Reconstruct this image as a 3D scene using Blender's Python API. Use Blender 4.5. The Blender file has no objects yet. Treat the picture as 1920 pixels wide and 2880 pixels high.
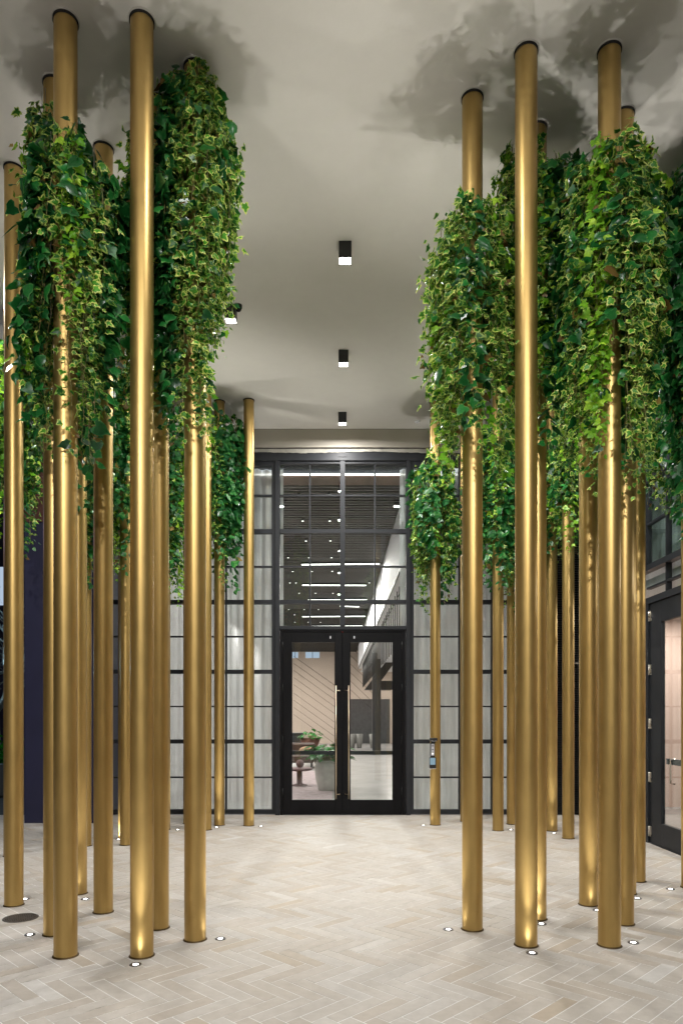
import bpy, bmesh, math, random
import numpy as np
from mathutils import Vector, Matrix

PI = math.pi
random.seed(7)
rng = np.random.default_rng(11)
S = bpy.context.scene
COL = S.collection

# ------------------------------------------------------------------ camera numbers (level camera, shifted lens)
F, CX, HY, HC = 1985.0, 949.0, 2017.0, 1.5
CEIL = 5.88
FAC = 10.83                       # distance of the glass facade
def fx(px, d=FAC): return (px - CX) * d / F
def fz(py, d=FAC): return HC + (HY - py) * d / F
def floor_d(py): return F * HC / (py - HY)

# ------------------------------------------------------------------ materials
def new_mat(name):
    m = bpy.data.materials.new(name); m.use_nodes = True
    nt = m.node_tree; nt.nodes.clear()
    out = nt.nodes.new('ShaderNodeOutputMaterial')
    return m, nt, out
def link(nt, a, b): nt.links.new(a, b)
def node(nt, t, **kw):
    n = nt.nodes.new(t)
    for k, v in kw.items(): setattr(n, k, v)
    return n
def ramp(nt, stops, interp='LINEAR'):
    r = node(nt, 'ShaderNodeValToRGB'); cr = r.color_ramp; cr.interpolation = interp
    while len(cr.elements) < len(stops): cr.elements.new(0.5)
    for e, (p, c) in zip(cr.elements, stops):
        e.position = p; e.color = (*c, 1)
    return r
def noise(nt, scale, detail=4, rough=.55, coord='Object', vec_scale=None):
    tc = node(nt, 'ShaderNodeTexCoord'); n = node(nt, 'ShaderNodeTexNoise')
    n.inputs['Scale'].default_value = scale; n.inputs['Detail'].default_value = detail
    n.inputs['Roughness'].default_value = rough
    src = tc.outputs[coord]
    if vec_scale:
        mp = node(nt, 'ShaderNodeMapping'); mp.inputs['Scale'].default_value = vec_scale
        link(nt, src, mp.inputs['Vector']); src = mp.outputs['Vector']
    link(nt, src, n.inputs['Vector'])
    return n
def mixc(nt, blend, fac, a, b):
    m = node(nt, 'ShaderNodeMix', data_type='RGBA', blend_type=blend)
    for sock, v in ((m.inputs['Factor'], fac), (m.inputs['A'], a), (m.inputs['B'], b)):
        if hasattr(v, 'links') or hasattr(v, 'is_linked'): link(nt, v, sock)
        elif isinstance(v, (int, float)): sock.default_value = v
        else: sock.default_value = (*v, 1)
    return m.outputs['Result']
def bump(nt, height, strength=.2, dist=.01):
    b = node(nt, 'ShaderNodeBump'); b.inputs['Strength'].default_value = strength
    b.inputs['Distance'].default_value = dist
    link(nt, height, b.inputs['Height']); return b.outputs['Normal']
def pbr(name, col, rough=.5, metal=0., var=0., vscale=6., bumpv=0., bscale=60., spec=.5, rvar=0.):
    m, nt, out = new_mat(name)
    p = node(nt, 'ShaderNodeBsdfPrincipled'); link(nt, p.outputs[0], out.inputs[0])
    p.inputs['Base Color'].default_value = (*col, 1); p.inputs['Roughness'].default_value = rough
    p.inputs['Metallic'].default_value = metal; p.inputs['Specular IOR Level'].default_value = spec
    if var:
        n = noise(nt, vscale)
        r = ramp(nt, [(.3, tuple(c * (1 - var) for c in col)), (.7, tuple(min(1, c * (1 + var)) for c in col))])
        link(nt, n.outputs['Fac'], r.inputs[0]); link(nt, r.outputs[0], p.inputs['Base Color'])
    if rvar:
        n = noise(nt, vscale * 2)
        mr = node(nt, 'ShaderNodeMapRange'); mr.inputs['To Min'].default_value = rough - rvar
        mr.inputs['To Max'].default_value = rough + rvar
        link(nt, n.outputs['Fac'], mr.inputs['Value']); link(nt, mr.outputs[0], p.inputs['Roughness'])
    if bumpv:
        n = noise(nt, bscale); link(nt, bump(nt, n.outputs['Fac'], bumpv), p.inputs['Normal'])
    return m
def emit(name, col, strength):
    m, nt, out = new_mat(name); e = node(nt, 'ShaderNodeEmission')
    e.inputs[0].default_value = (*col, 1); e.inputs[1].default_value = strength
    link(nt, e.outputs[0], out.inputs[0]); return m
def glass_mat(name, tint=(.93, .96, .95), ior=1.5):
    m, nt, out = new_mat(name)
    t = node(nt, 'ShaderNodeBsdfTransparent'); t.inputs[0].default_value = (*tint, 1)
    g = node(nt, 'ShaderNodeBsdfGlossy'); g.inputs['Roughness'].default_value = .0
    g.inputs[0].default_value = (.95, 1, .98, 1)
    f = node(nt, 'ShaderNodeFresnel'); gm = node(nt, 'ShaderNodeNewGeometry')
    mi = node(nt, 'ShaderNodeMapRange'); mi.inputs['To Min'].default_value = ior; mi.inputs['To Max'].default_value = 1 / ior
    link(nt, gm.outputs['Backfacing'], mi.inputs['Value']); link(nt, mi.outputs[0], f.inputs[0])
    mx = node(nt, 'ShaderNodeMixShader')
    mth = node(nt, 'ShaderNodeMath', operation='MULTIPLY'); mth.inputs[1].default_value = 1.0
    link(nt, f.outputs[0], mth.inputs[0]); link(nt, mth.outputs[0], mx.inputs[0])
    link(nt, t.outputs[0], mx.inputs[1]); link(nt, g.outputs[0], mx.inputs[2]); link(nt, mx.outputs[0], out.inputs[0])
    return m

# gold satin column: fine vertical variation in tone and gloss
def gold_mat():
    m, nt, out = new_mat('satin_gold')
    p = node(nt, 'ShaderNodeBsdfPrincipled'); link(nt, p.outputs[0], out.inputs[0])
    n1 = noise(nt, 1.0, 5, .6, vec_scale=(14, 14, .55))
    n2 = noise(nt, 3.0, 9, .68, vec_scale=(2.4, 2.4, 1.2))
    r = ramp(nt, [(.25, (.475, .322, .110)), (.75, (.575, .402, .152))])
    link(nt, n1.outputs['Fac'], r.inputs[0])
    c = mixc(nt, 'MULTIPLY', .5, r.outputs[0], ramp_out(nt, n2, (.78, .76, .70), (1.05, 1.03, 1.0)))
    link(nt, c, p.inputs['Base Color'])
    p.inputs['Metallic'].default_value = .90
    mr = node(nt, 'ShaderNodeMapRange'); mr.inputs['To Min'].default_value = .32; mr.inputs['To Max'].default_value = .52
    link(nt, n2.outputs['Fac'], mr.inputs['Value']); link(nt, mr.outputs[0], p.inputs['Roughness'])
    n3 = noise(nt, 260, 2, vec_scale=(1, 1, .25)); link(nt, bump(nt, n3.outputs['Fac'], .012, .002), p.inputs['Normal'])
    p.inputs['Coat Weight'].default_value = .18; p.inputs['Coat Roughness'].default_value = .25
    return m
def ramp_out(nt, n, a, b):
    r = ramp(nt, [(.3, a), (.7, b)]); link(nt, n.outputs['Fac'], r.inputs[0]); return r.outputs[0]

def plaster_mat(name, col, bumpv=.25):
    m, nt, out = new_mat(name)
    p = node(nt, 'ShaderNodeBsdfPrincipled'); link(nt, p.outputs[0], out.inputs[0])
    n1 = noise(nt, .7, 5, .55); n2 = noise(nt, 9, 6, .65)
    a = ramp(nt, [(.3, tuple(c * .95 for c in col)), (.7, tuple(c * 1.04 for c in col))])
    link(nt, n1.outputs['Fac'], a.inputs[0])
    c = mixc(nt, 'MULTIPLY', .35, a.outputs[0], ramp_out(nt, n2, (.94, .94, .93), (1.02, 1.02, 1.02)))
    link(nt, c, p.inputs['Base Color']); p.inputs['Roughness'].default_value = .85
    p.inputs['Specular IOR Level'].default_value = .25
    n3 = noise(nt, 30, 6, .7); link(nt, bump(nt, n3.outputs['Fac'], bumpv, .004), p.inputs['Normal'])
    return m

def paver_mat():
    m, nt, out = new_mat('stone_paver')
    p = node(nt, 'ShaderNodeBsdfPrincipled'); link(nt, p.outputs[0], out.inputs[0])
    g = node(nt, 'ShaderNodeNewGeometry')
    r = ramp(nt, [(0, (.560, .508, .450)), (.18, (.590, .548, .498)), (.40, (.615, .582, .540)), (.60, (.592, .556, .512)),
                  (.76, (.630, .604, .572)), (.87, (.570, .522, .465)), (.95, (.560, .490, .405)), (1, (.690, .676, .655))])
    link(nt, g.outputs['Random Per Island'], r.inputs[0])
    n1 = noise(nt, 14, 8, .65); n2 = noise(nt, .75, 3, .5); n3 = noise(nt, 55, 4, .7)
    c = mixc(nt, 'MULTIPLY', .75, r.outputs[0], ramp_out(nt, n1, (.84, .82, .79), (1.07, 1.06, 1.05)))
    c = mixc(nt, 'MULTIPLY', .6, c, ramp_out(nt, n2, (.90, .86, .80), (1.06, 1.06, 1.06)))
    pit = ramp(nt, [(.27, (.62, .58, .53)), (.36, (1, 1, 1))]); link(nt, n3.outputs['Fac'], pit.inputs[0])
    c = mixc(nt, 'MULTIPLY', .55, c, pit.outputs[0])
    link(nt, c, p.inputs['Base Color'])
    mr = node(nt, 'ShaderNodeMapRange'); mr.inputs['To Min'].default_value = .42; mr.inputs['To Max'].default_value = .72
    link(nt, n1.outputs['Fac'], mr.inputs['Value']); link(nt, mr.outputs[0], p.inputs['Roughness'])
    p.inputs['Specular IOR Level'].default_value = .4
    link(nt, bump(nt, n1.outputs['Fac'], .22, .004), p.inputs['Normal'])
    return m

def grout_mat():
    m, nt, out = new_mat('lime_grout')
    p = node(nt, 'ShaderNodeBsdfPrincipled'); link(nt, p.outputs[0], out.inputs[0])
    n1 = noise(nt, 2.6, 6, .7); r = ramp(nt, [(.30, (.10, .085, .07)), (.38, (.62, .60, .56)), (.46, (.88, .87, .84))])
    link(nt, n1.outputs['Fac'], r.inputs[0]); link(nt, r.outputs[0], p.inputs['Base Color']); p.inputs['Roughness'].default_value = .9
    return m
def leaf_mat(name, lo, hi, rough=.40, trans=.28, spec=.35, mid=.28):
    m, nt, out = new_mat(name)
    p = node(nt, 'ShaderNodeBsdfPrincipled')
    g = node(nt, 'ShaderNodeNewGeometry')
    md = tuple(l + (h - l) * mid for l, h in zip(lo, hi)); r = ramp(nt, [(0, lo), (.6, md), (1, hi)]); link(nt, g.outputs['Random Per Island'], r.inputs[0])
    n = noise(nt, 70, 3); c = mixc(nt, 'MULTIPLY', .6, r.outputs[0], ramp_out(nt, n, (.5, .58, .5), (1.35, 1.25, 1.15)))
    link(nt, c, p.inputs['Base Color']); p.inputs['Roughness'].default_value = rough
    p.inputs['Specular IOR Level'].default_value = spec
    t = node(nt, 'ShaderNodeBsdfTranslucent'); link(nt, c, t.inputs[0])
    mx = node(nt, 'ShaderNodeMixShader'); mx.inputs[0].default_value = trans
    link(nt, p.outputs[0], mx.inputs[1]); link(nt, t.outputs[0], mx.inputs[2]); link(nt, mx.outputs[0], out.inputs[0])
    return m

def curtain_mat():
    m, nt, out = new_mat('sheer_curtain')
    d = node(nt, 'ShaderNodeBsdfDiffuse'); t = node(nt, 'ShaderNodeBsdfTranslucent'); tr = node(nt, 'ShaderNodeBsdfTransparent')
    n = noise(nt, 2.2, 5, .6, vec_scale=(3.0, 3.0, .35))
    r = ramp(nt, [(.3, (.60, .61, .61)), (.7, (.86, .86, .86))]); link(nt, n.outputs['Fac'], r.inputs[0])
    link(nt, r.outputs[0], d.inputs[0]); link(nt, r.outputs[0], t.inputs[0])
    a = node(nt, 'ShaderNodeMixShader'); a.inputs[0].default_value = .42
    link(nt, d.outputs[0], a.inputs[1]); link(nt, t.outputs[0], a.inputs[2])
    b = node(nt, 'ShaderNodeMixShader'); b.inputs[0].default_value = .12
    link(nt, a.outputs[0], b.inputs[1]); link(nt, tr.outputs[0], b.inputs[2]); link(nt, b.outputs[0], out.inputs[0])
    return m

M = dict(
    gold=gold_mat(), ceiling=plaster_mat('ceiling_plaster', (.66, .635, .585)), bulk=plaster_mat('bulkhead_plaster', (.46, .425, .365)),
    paver=paver_mat(), grout=grout_mat(),
    ground=pbr('asphalt', (.05, .05, .055), .8, var=.2, bumpv=.3),
    black=pbr('black_metal', (.016, .017, .018), .42, metal=.0, var=.2, vscale=9, rvar=.08, bumpv=.03, bscale=120),
    frame=pbr('charcoal_frame', (.020, .022, .026), .5, var=.15, vscale=5, rvar=.06, spec=.3),
    doorblk=pbr('door_black', (.005, .005, .006), .45, var=.2, vscale=5, rvar=.08, spec=.15),
    dark=pbr('dark_gap', (.012, .010, .008), .8), collar=pbr('collar_white', (.55, .53, .48), .7),
    baseflange=pbr('tarnished_bronze', (.10, .065, .025), .5, metal=.8),
    glass=glass_mat('window_glass'), steel=pbr('brushed_steel', (.62, .58, .52), .28, metal=1, rvar=.05),
    darksteel=pbr('dark_steel', (.16, .16, .17), .35, metal=.9),
    brass=pbr('pale_brass', (.70, .58, .42), .3, metal=1),
    lens=emit('lamp_lens', (1, .97, .92), 14), aperture=emit('lamp_aperture', (1, .95, .86), 14),
    glow=emit('lamp_rim', (1, .93, .82), 3.2),
    led=emit('led_strip', (1, .97, .92), 7.0), tinyled=emit('ceiling_spot', (1, .97, .92), 3.5),
    curtain=curtain_mat(), slat=pbr('walnut_slat', (.020, .016, .014), .5, var=.25, vscale=3), slatgap=pbr('slat_gap', (.012, .011, .011), .8),
    wood=pbr('walnut_beam', (.20, .115, .085), .5, var=.2, vscale=4), white=pbr('white_paint', (.78, .78, .80), .6, var=.03),
    beige=pbr('beige_wall', (.56, .46, .385), .8, var=.05, vscale=.5), lobfloor=pbr('lobby_stone', (.38, .365, .355), .25, var=.12, vscale=.9, rvar=.06),
    charcoal=pbr('charcoal_panel', (.045, .045, .045), .6, var=.2), potm=pbr('concrete_pot', (.47, .46, .42), .7, var=.12, vscale=9, bumpv=.1),
    greypot=pbr('grey_ceramic', (.22, .215, .20), .6),
    soil=pbr('soil', (.03, .02, .014), .9), navy=pbr('navy_panel', (.018, .019, .058), .5, var=.12, vscale=2),
    brick=pbr('terracotta', (.12, .050, .034), .8, var=.25, vscale=12), redlit=emit('red_sign_light', (1, .06, .05), 3.0),
    leather=pbr('brown_leather', (.055, .030, .022), .5, var=.2), mauve=pbr('mauve_fabric', (.16, .095, .10), .8, var=.15, vscale=20),
    tan=pbr('tan_fabric', (.34, .21, .13), .85, var=.15, vscale=20), rug=pbr('woven_rug', (.33, .26, .27), .95, var=.25, vscale=8),
    pink=pbr('blush_wall', (.60, .445, .375), .8, var=.04, vscale=.6), backing=pbr('grey_green_reflection', (.20, .25, .235), .7, var=.25, vscale=1.6),
    screen=emit('reader_screen', (.45, .66, .78), .55), plate=pbr('silver_plate', (.62, .62, .66), .4, metal=.3),
    bark=pbr('pale_bark', (.30, .33, .32), .8, var=.2), bronze=pbr('drain_bronze', (.13, .115, .10), .5, metal=.6, var=.3, vscale=40),
    concrete=pbr('rough_concrete', (.42, .40, .35), .9, var=.25, vscale=7, bumpv=.5, bscale=18),
    blueglow=emit('pale_blue_glow', (.62, .76, .95), .7), stem=pbr('vine_stem', (.20, .19, .06), .6, var=.3, vscale=20),  # pale glow for the street windows and the painted lobby reflections
    wire=pbr('steel_wire', (.45, .42, .38), .4, metal=1),
    leafA=leaf_mat('ivy_green', (.007, .066, .010), (.110, .390, .034)), rimA=leaf_mat('ivy_margin', (.070, .230, .018), (.88, .95, .26), trans=.38, mid=.46),
    leafB=leaf_mat('pothos_green', (.004, .052, .013), (.028, .24, .045), rough=.30, spec=.45), rimB=leaf_mat('pothos_streak', (.02, .13, .04), (.14, .36, .10), rough=.32),
    leafE=leaf_mat('dry_leaf', (.10, .055, .015), (.34, .24, .07)),
    leafC=leaf_mat('lime_leaf', (.10, .33, .014), (.52, .80, .07), trans=.34), leafD=leaf_mat('houseplant_green', (.006, .10, .008), (.02, .27, .016), trans=.15, spec=.15),
)

# ------------------------------------------------------------------ object helpers
def raw(name, verts, faces, mats, parent=None, origin=(0, 0, 0), smooth=False, midx=None):
    me = bpy.data.meshes.new(name)
    o3 = Vector(origin)
    me.from_pydata([tuple(Vector(v) - o3) for v in verts], [], faces)
    for m in (mats if isinstance(mats, (list, tuple)) else [mats]): me.materials.append(m)
    if midx is not None: me.polygons.foreach_set('material_index', midx)
    if smooth: me.polygons.foreach_set('use_smooth', [True] * len(me.polygons))
    me.update()
    o = bpy.data.objects.new(name, me); COL.objects.link(o)
    if parent: o.parent = parent
    else: o.location = origin
    return o

class MB:
    """collects shapes in world space; build() links them as one mesh object"""
    def __init__(s): s.v, s.f, s.sm = [], [], []
    def box(s, x0, x1, y0, y1, z0, z1):
        b = len(s.v)
        s.v += [(x0, y0, z0), (x1, y0, z0), (x1, y1, z0), (x0, y1, z0), (x0, y0, z1), (x1, y0, z1), (x1, y1, z1), (x0, y1, z1)]
        for q in ((0, 3, 2, 1), (4, 5, 6, 7), (0, 1, 5, 4), (1, 2, 6, 5), (2, 3, 7, 6), (3, 0, 4, 7)):
            s.f.append(tuple(b + i for i in q)); s.sm.append(False)
        return s
    def prism(s, pts, n):          # pts: polygon corners, n: extrusion vector
        b = len(s.v); k = len(pts); n = Vector(n)
        s.v += [tuple(p) for p in pts] + [tuple(Vector(p) + n) for p in pts]
        s.f.append(tuple(b + i for i in range(k))[::-1]); s.f.append(tuple(b + k + i for i in range(k))); s.sm += [False, False]
        for i in range(k):
            j = (i + 1) % k
            s.f.append((b + i, b + j, b + k + j, b + k + i)); s.sm.append(False)
        return s
    def lathe(s, cx, cy, prof, seg=32, caps=True):   # prof: (r, z) list
        b = len(s.v); n = len(prof)
        for i in range(seg):
            a = 2 * PI * i / seg
            for r, z in prof: s.v.append((cx + r * math.cos(a), cy + r * math.sin(a), z))
        for i in range(seg):
            j = (i + 1) % seg
            for k in range(n - 1):
                s.f.append((b + i * n + k, b + j * n + k, b + j * n + k + 1, b + i * n + k + 1)); s.sm.append(True)
        if caps:
            s.f.append(tuple(b + i * n for i in range(seg))[::-1]); s.f.append(tuple(b + i * n + n - 1 for i in range(seg))); s.sm += [False, False]
        return s
    def tube(s, pts, r, seg=6, r2=None):
        b = len(s.v); n = len(pts); r2 = r if r2 is None else r2
        for i, p in enumerate(pts):
            p = Vector(p); t = (Vector(pts[min(i + 1, n - 1)]) - Vector(pts[max(i - 1, 0)])).normalized()
            u = t.orthogonal().normalized(); w = t.cross(u); rr = r + (r2 - r) * i / max(1, n - 1)
            for k in range(seg):
                a = 2 * PI * k / seg; s.v.append(tuple(p + (u * math.cos(a) + w * math.sin(a)) * rr))
        for i in range(n - 1):
            for k in range(seg):
                l = (k + 1) % seg
                s.f.append((b + i * seg + k, b + i * seg + l, b + (i + 1) * seg + l, b + (i + 1) * seg + k)); s.sm.append(True)
        s.f.append(tuple(b + k for k in range(seg))[::-1]); s.f.append(tuple(b + (n - 1) * seg + k for k in range(seg))); s.sm += [False, False]
        return s
    def sphere(s, c, r, seg=20, rings=12, sq=(1, 1, 1)):
        prof = [(r * math.sin(PI * i / rings), -r * math.cos(PI * i / rings)) for i in range(rings + 1)]
        b = len(s.v)
        s.lathe(0, 0, prof, seg, False)
        for i in range(b, len(s.v)):
            x, y, z = s.v[i]; s.v[i] = (c[0] + x * sq[0], c[1] + y * sq[1], c[2] + z * sq[2])
        return s
    def build(s, name, mat, parent=None, origin=None, bevel=0.0):
        if origin is None: origin = tuple(parent_origin(parent)) if parent else (0, 0, 0)
        o = raw(name, s.v, s.f, mat, parent, origin)
        o.data.polygons.foreach_set('use_smooth', s.sm)
        if bevel:
            bm = bmesh.new(); bm.from_mesh(o.data)
            eds = [e for e in bm.edges if len(e.link_faces) == 2 and e.calc_face_angle(0) > .9]
            bmesh.ops.bevel(bm, geom=eds, offset=bevel, segments=1, affect='EDGES', clamp_overlap=True)
            bm.to_mesh(o.data); bm.free()
        return o
def parent_origin(o):
    v = Vector((0, 0, 0))
    while o is not None: v += o.location; o = o.parent
    return v
def tag(o, label=None, cat=None, group=None, kind=None):
    if label: o['label'] = label
    if cat: o['category'] = cat
    if group: o['group'] = group
    if kind: o['kind'] = kind
    return o
def thing(name, label, cat, loc=(0, 0, 0), group=None):
    o = bpy.data.objects.new(name, None); COL.objects.link(o); o.location = loc; o.empty_display_size = .1
    return tag(o, label, cat, group)
def struct(o): o['kind'] = 'structure'; return o
def copy_tree(root, loc, label, group=None):
    r = root.copy(); COL.objects.link(r); r.location = loc; r['label'] = label
    if group: r['group'] = group
    def kids(src, dst):
        for ch in list(src.children):
            c = ch.copy(); COL.objects.link(c); c.parent = dst; kids(ch, c)
    kids(root, r)
    return r
def lamp(name, kind, loc, power, col=(1, .95, .88), parent=None, size=.1, angle=60, blend=.6, target=None, radius=.02, sizey=None, spread=180):
    ld = bpy.data.lights.new(name, kind); ld.energy = power; ld.color = col
    if kind == 'AREA':
        ld.shape = 'RECTANGLE' if sizey else 'SQUARE'; ld.size = size; ld.spread = math.radians(spread)
        if sizey: ld.size_y = sizey
    if kind == 'SPOT': ld.spot_size = math.radians(angle); ld.spot_blend = blend; ld.shadow_soft_size = radius
    if kind == 'POINT': ld.shadow_soft_size = radius
    o = bpy.data.objects.new(name, ld); COL.objects.link(o)
    po = parent_origin(parent) if parent else Vector((0, 0, 0))
    o.location = Vector(loc) - po
    if parent: o.parent = parent
    if target is not None:
        o.rotation_euler = (Vector(target) - Vector(loc)).to_track_quat('-Z', 'Y').to_euler()
    return o

# ================================================================== SETTING
ground = struct(MB().box(-80, 80, -60, 90, -.40, -.03).build('ground', M['ground']))

# herringbone pavement: 45 degree zigzag rows of long stone bricks over a lime bed
def pavement():
    W, n, gap = .090, 4, .0066
    vs, fs, mi = [], [], []
    x0, x1, y0, y1 = -7.2, 3.74, 1.2, FAC - .045
    def clip(poly):
        for ax, lim, sg in ((0, x0, 1), (0, x1, -1), (1, y0, 1), (1, y1, -1)):
            outp = []
            for i in range(len(poly)):
                a, b = poly[i], poly[(i + 1) % len(poly)]
                ia, ib = (a[ax] - lim) * sg >= 0, (b[ax] - lim) * sg >= 0
                if ia: outp.append(a)
                if ia != ib:
                    t = (lim - a[ax]) / (b[ax] - a[ax]); outp.append((a[0] + (b[0] - a[0]) * t, a[1] + (b[1] - a[1]) * t))
            poly = outp
            if len(poly) < 3: return None
        return poly
    c45 = math.sqrt(.5)
    def put(u0, u1, v0, v1):
        h = gap / 2 / W
        q = [(u0 + h, v0 + h), (u1 - h, v0 + h), (u1 - h, v1 - h), (u0 + h, v1 - h)]
        P = [((u + v) * c45 * W, (-u + v) * c45 * W + 5.5) for u, v in q]
        P = clip(P)
        if not P: return
        b = len(vs); k = len(P); z0 = random.uniform(-.0007, .0007); tx, ty = random.uniform(-.003, .003), random.uniform(-.003, .003)
        mx = sum(p[0] for p in P) / k; my = sum(p[1] for p in P) / k
        for x, y in P: vs.append((x, y, z0 + (x - mx) * tx + (y - my) * ty))
        for x, y in P: vs.append((x, y, -.012))
        fs.append(tuple(range(b, b + k))); mi.append(0)
        for i in range(k):
            j = (i + 1) % k; fs.append((b + i, b + k + i, b + k + j, b + j)); mi.append(0)
    R = 130
    for v in range(-R, R):
        for m in range(-R // (2 * n) - 2, R // (2 * n) + 3):
            u = (v % (2 * n)) + 2 * n * m
            if abs((u + v) * c45 * W) < 8 and abs((-u + v) * c45 * W) < 8: put(u, u + n, v, v + 1)
    for u in range(-R, R):
        for m in range(-R // (2 * n) - 2, R // (2 * n) + 3):
            v = (u - (2 * n - 1)) % (2 * n) + 2 * n * m
            if abs((u + v) * c45 * W) < 8 and abs((-u + v) * c45 * W) < 8: put(u, u + 1, v, v + n)
    b = len(vs)
    vs.extend([(x0, y0, -.0013), (x1, y0, -.0013), (x1, y1, -.0013), (x0, y1, -.0013)]); fs.append((b, b + 1, b + 2, b + 3)); mi.append(1)
    return struct(raw('pavement', vs, fs, [M['paver'], M['grout']], midx=mi))
pavement()
struct(MB().box(-7.2, 3.74, -6, 1.2, -.028, -.002).build('near_pavement', M['paver']))
struct(MB().box(-16, -7.2, -6, 30, -.028, -.004).build('side_pavement', M['paver']))

# ceiling slab over the portico
struct(MB().box(-6.2, 3.76, -3.0, FAC - .11, CEIL, CEIL + .35).build('ceiling', M['ceiling']))

# bulkhead above the glass facade
t = thing('bulkhead_wall', 'beige plaster wall band between the ceiling and the glass front', 'wall', (0, FAC, 5.58))
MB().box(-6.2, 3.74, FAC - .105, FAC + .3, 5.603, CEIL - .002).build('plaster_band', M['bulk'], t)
MB().box(-6.2, 3.74, FAC - .07, FAC + .3, 5.588, 5.600).build('shadow_gap', M['dark'], t)
# ragged concrete edge under the band
vs, fs = [], []
N = 240
for i in range(N + 1):
    x = -4.4 + 8.1 * i / N
    zb = 5.534 + .010 * math.sin(x * 3.1) + random.uniform(-.006, .004)
    for y, z in ((FAC - .085, 5.585), (FAC - .085 - random.uniform(0, .006), zb), (FAC + .02, zb)): vs.append((x, y, z))
for i in range(N):
    a, b = i * 3, (i + 1) * 3
    fs += [(a, a + 1, b + 1, b), (a + 1, a + 2, b + 2, b + 1)]
raw('concrete_edge', vs, fs, M['concrete'], t, t.location)

# ------------------------------------------------------------------ glass facade
XC = fx(963)
ZT = [fz(v) for v in (1495.5, 1694, 1890, 2086)]          # thick rails
ZN = [fz(v) for v in (1394.5, 1594.5, 1791, 1987.6, 2186.8)]  # thin bars
XL, XR = fx(787), fx(1141)                                  # inner edges of the door bay
def glazing(root, x0, x1, z0, z1, muntins, y=FAC):
    """window = frame with rails and bars as one mesh, pane as sub-part"""
    m = MB()
    m.box(x0, x0 + .05, y - .05, y + .06, z0, z1); m.box(x1 - .05, x1, y - .05, y + .06, z0, z1)
    m.box(x0 + .05, x1 - .05, y - .05, y + .06, z0, z0 + .065); m.box(x0 + .05, x1 - .05, y - .05, y + .06, z1 - .07, z1)
    xs = [x0 + .05] + sorted(muntins) + [x1 - .05]
    for z in ZT:
        if z0 + .1 < z < z1 - .1: m.box(x0 + .05, x1 - .05, y - .04, y + .05, z - .031, z + .031)
    for z in ZN:
        if z0 + .1 < z < z1 - .1: m.box(x0 + .05, x1 - .05, y - .026, y + .04, z - .0115, z + .0115)
    for x in muntins:
        zs = [z0 + .065] + sorted([z for z in ZT + ZN if z0 + .1 < z < z1 - .1]) + [z1 - .07]
        for a, b in zip(zs, zs[1:]):
            ha = .031 if a in ZT else .0115 if a in ZN else 0
            hb = .031 if b in ZT else .0115 if b in ZN else 0
            m.box(x - .0115, x + .0115, y - .028, y + .042, a + ha, b - hb)
    f = m.build('window', M['frame'], root)
    MB().box(x0 + .045, x1 - .045, y + .004, y + .012, z0 + .06, z1 - .065).build('pane', M['glass'], f)
    return f
fac = thing('glass_facade', 'black steel framed glass front with grid bars and curtained side windows around the double door', 'glass front', (XC, FAC, 0))
TOPZ = fz(1300)
left_edge = fx(262); right_edge = fx(1500)
glazing(fac, left_edge, fx(774), .015, TOPZ, [fx(636), fx(525), fx(414)])
glazing(fac, fx(1153), right_edge, .015, TOPZ, [fx(1291), fx(1382)])
m = MB()                                                    # door-bay posts and head
m.box(fx(774) + .002, XL, FAC - .075, FAC + .09, 0, TOPZ); m.box(XR, fx(1153) - .002, FAC - .075, FAC + .09, 0, TOPZ)
m.box(left_edge, right_edge, FAC - .078, FAC + .09, TOPZ + .001, fz(1277))
m.box(XL + .001, XR - .001, FAC - .06, FAC + .08, fz(1772), fz(1762))
m.build('frame', M['frame'], fac, bevel=.003)
tr = MB(); zb, zt = fz(1762) + .001, TOPZ - .001            # transom lights above the doors
xm = [fx(871.5), XC, fx(1053.7)]
tr.box(XC - .037, XC + .037, FAC - .07, FAC + .07, zb, zt)
for a, b in ((XL + .001, XC - .038), (XC + .038, XR - .001)):
    for z in ZT[:2]: tr.box(a, b, FAC - .045, FAC + .05, z - .030, z + .030)
    for z in ZN[:2]: tr.box(a, b, FAC - .026, FAC + .04, z - .011, z + .011)
    tr.box(a, b, FAC - .045, FAC + .05, zt - .035, zt)
for x in (xm[0], xm[2]):
    zs = [zb, ZT[1], ZN[1], ZT[0], ZN[0], zt - .035]
    for a, b in zip(zs, zs[1:]):
        ha = .030 if a in ZT else .011 if a in ZN else 0; hb = .030 if b in ZT else .011 if b in ZN else 0
        tr.box(x - .0115, x + .0115, FAC - .028, FAC + .042, a + ha, b - hb)
tf = tr.build('transom_window', M['frame'], fac)
MB().box(XL + .002, XR - .002, FAC + .004, FAC + .012, zb, zt).build('pane', M['glass'], tf)
MB().box(XC - .06, XC + .06, FAC - .088, FAC - .0785, fz(1290), fz(1277) - .004).build('bracket', M['frame'], fac)

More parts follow.
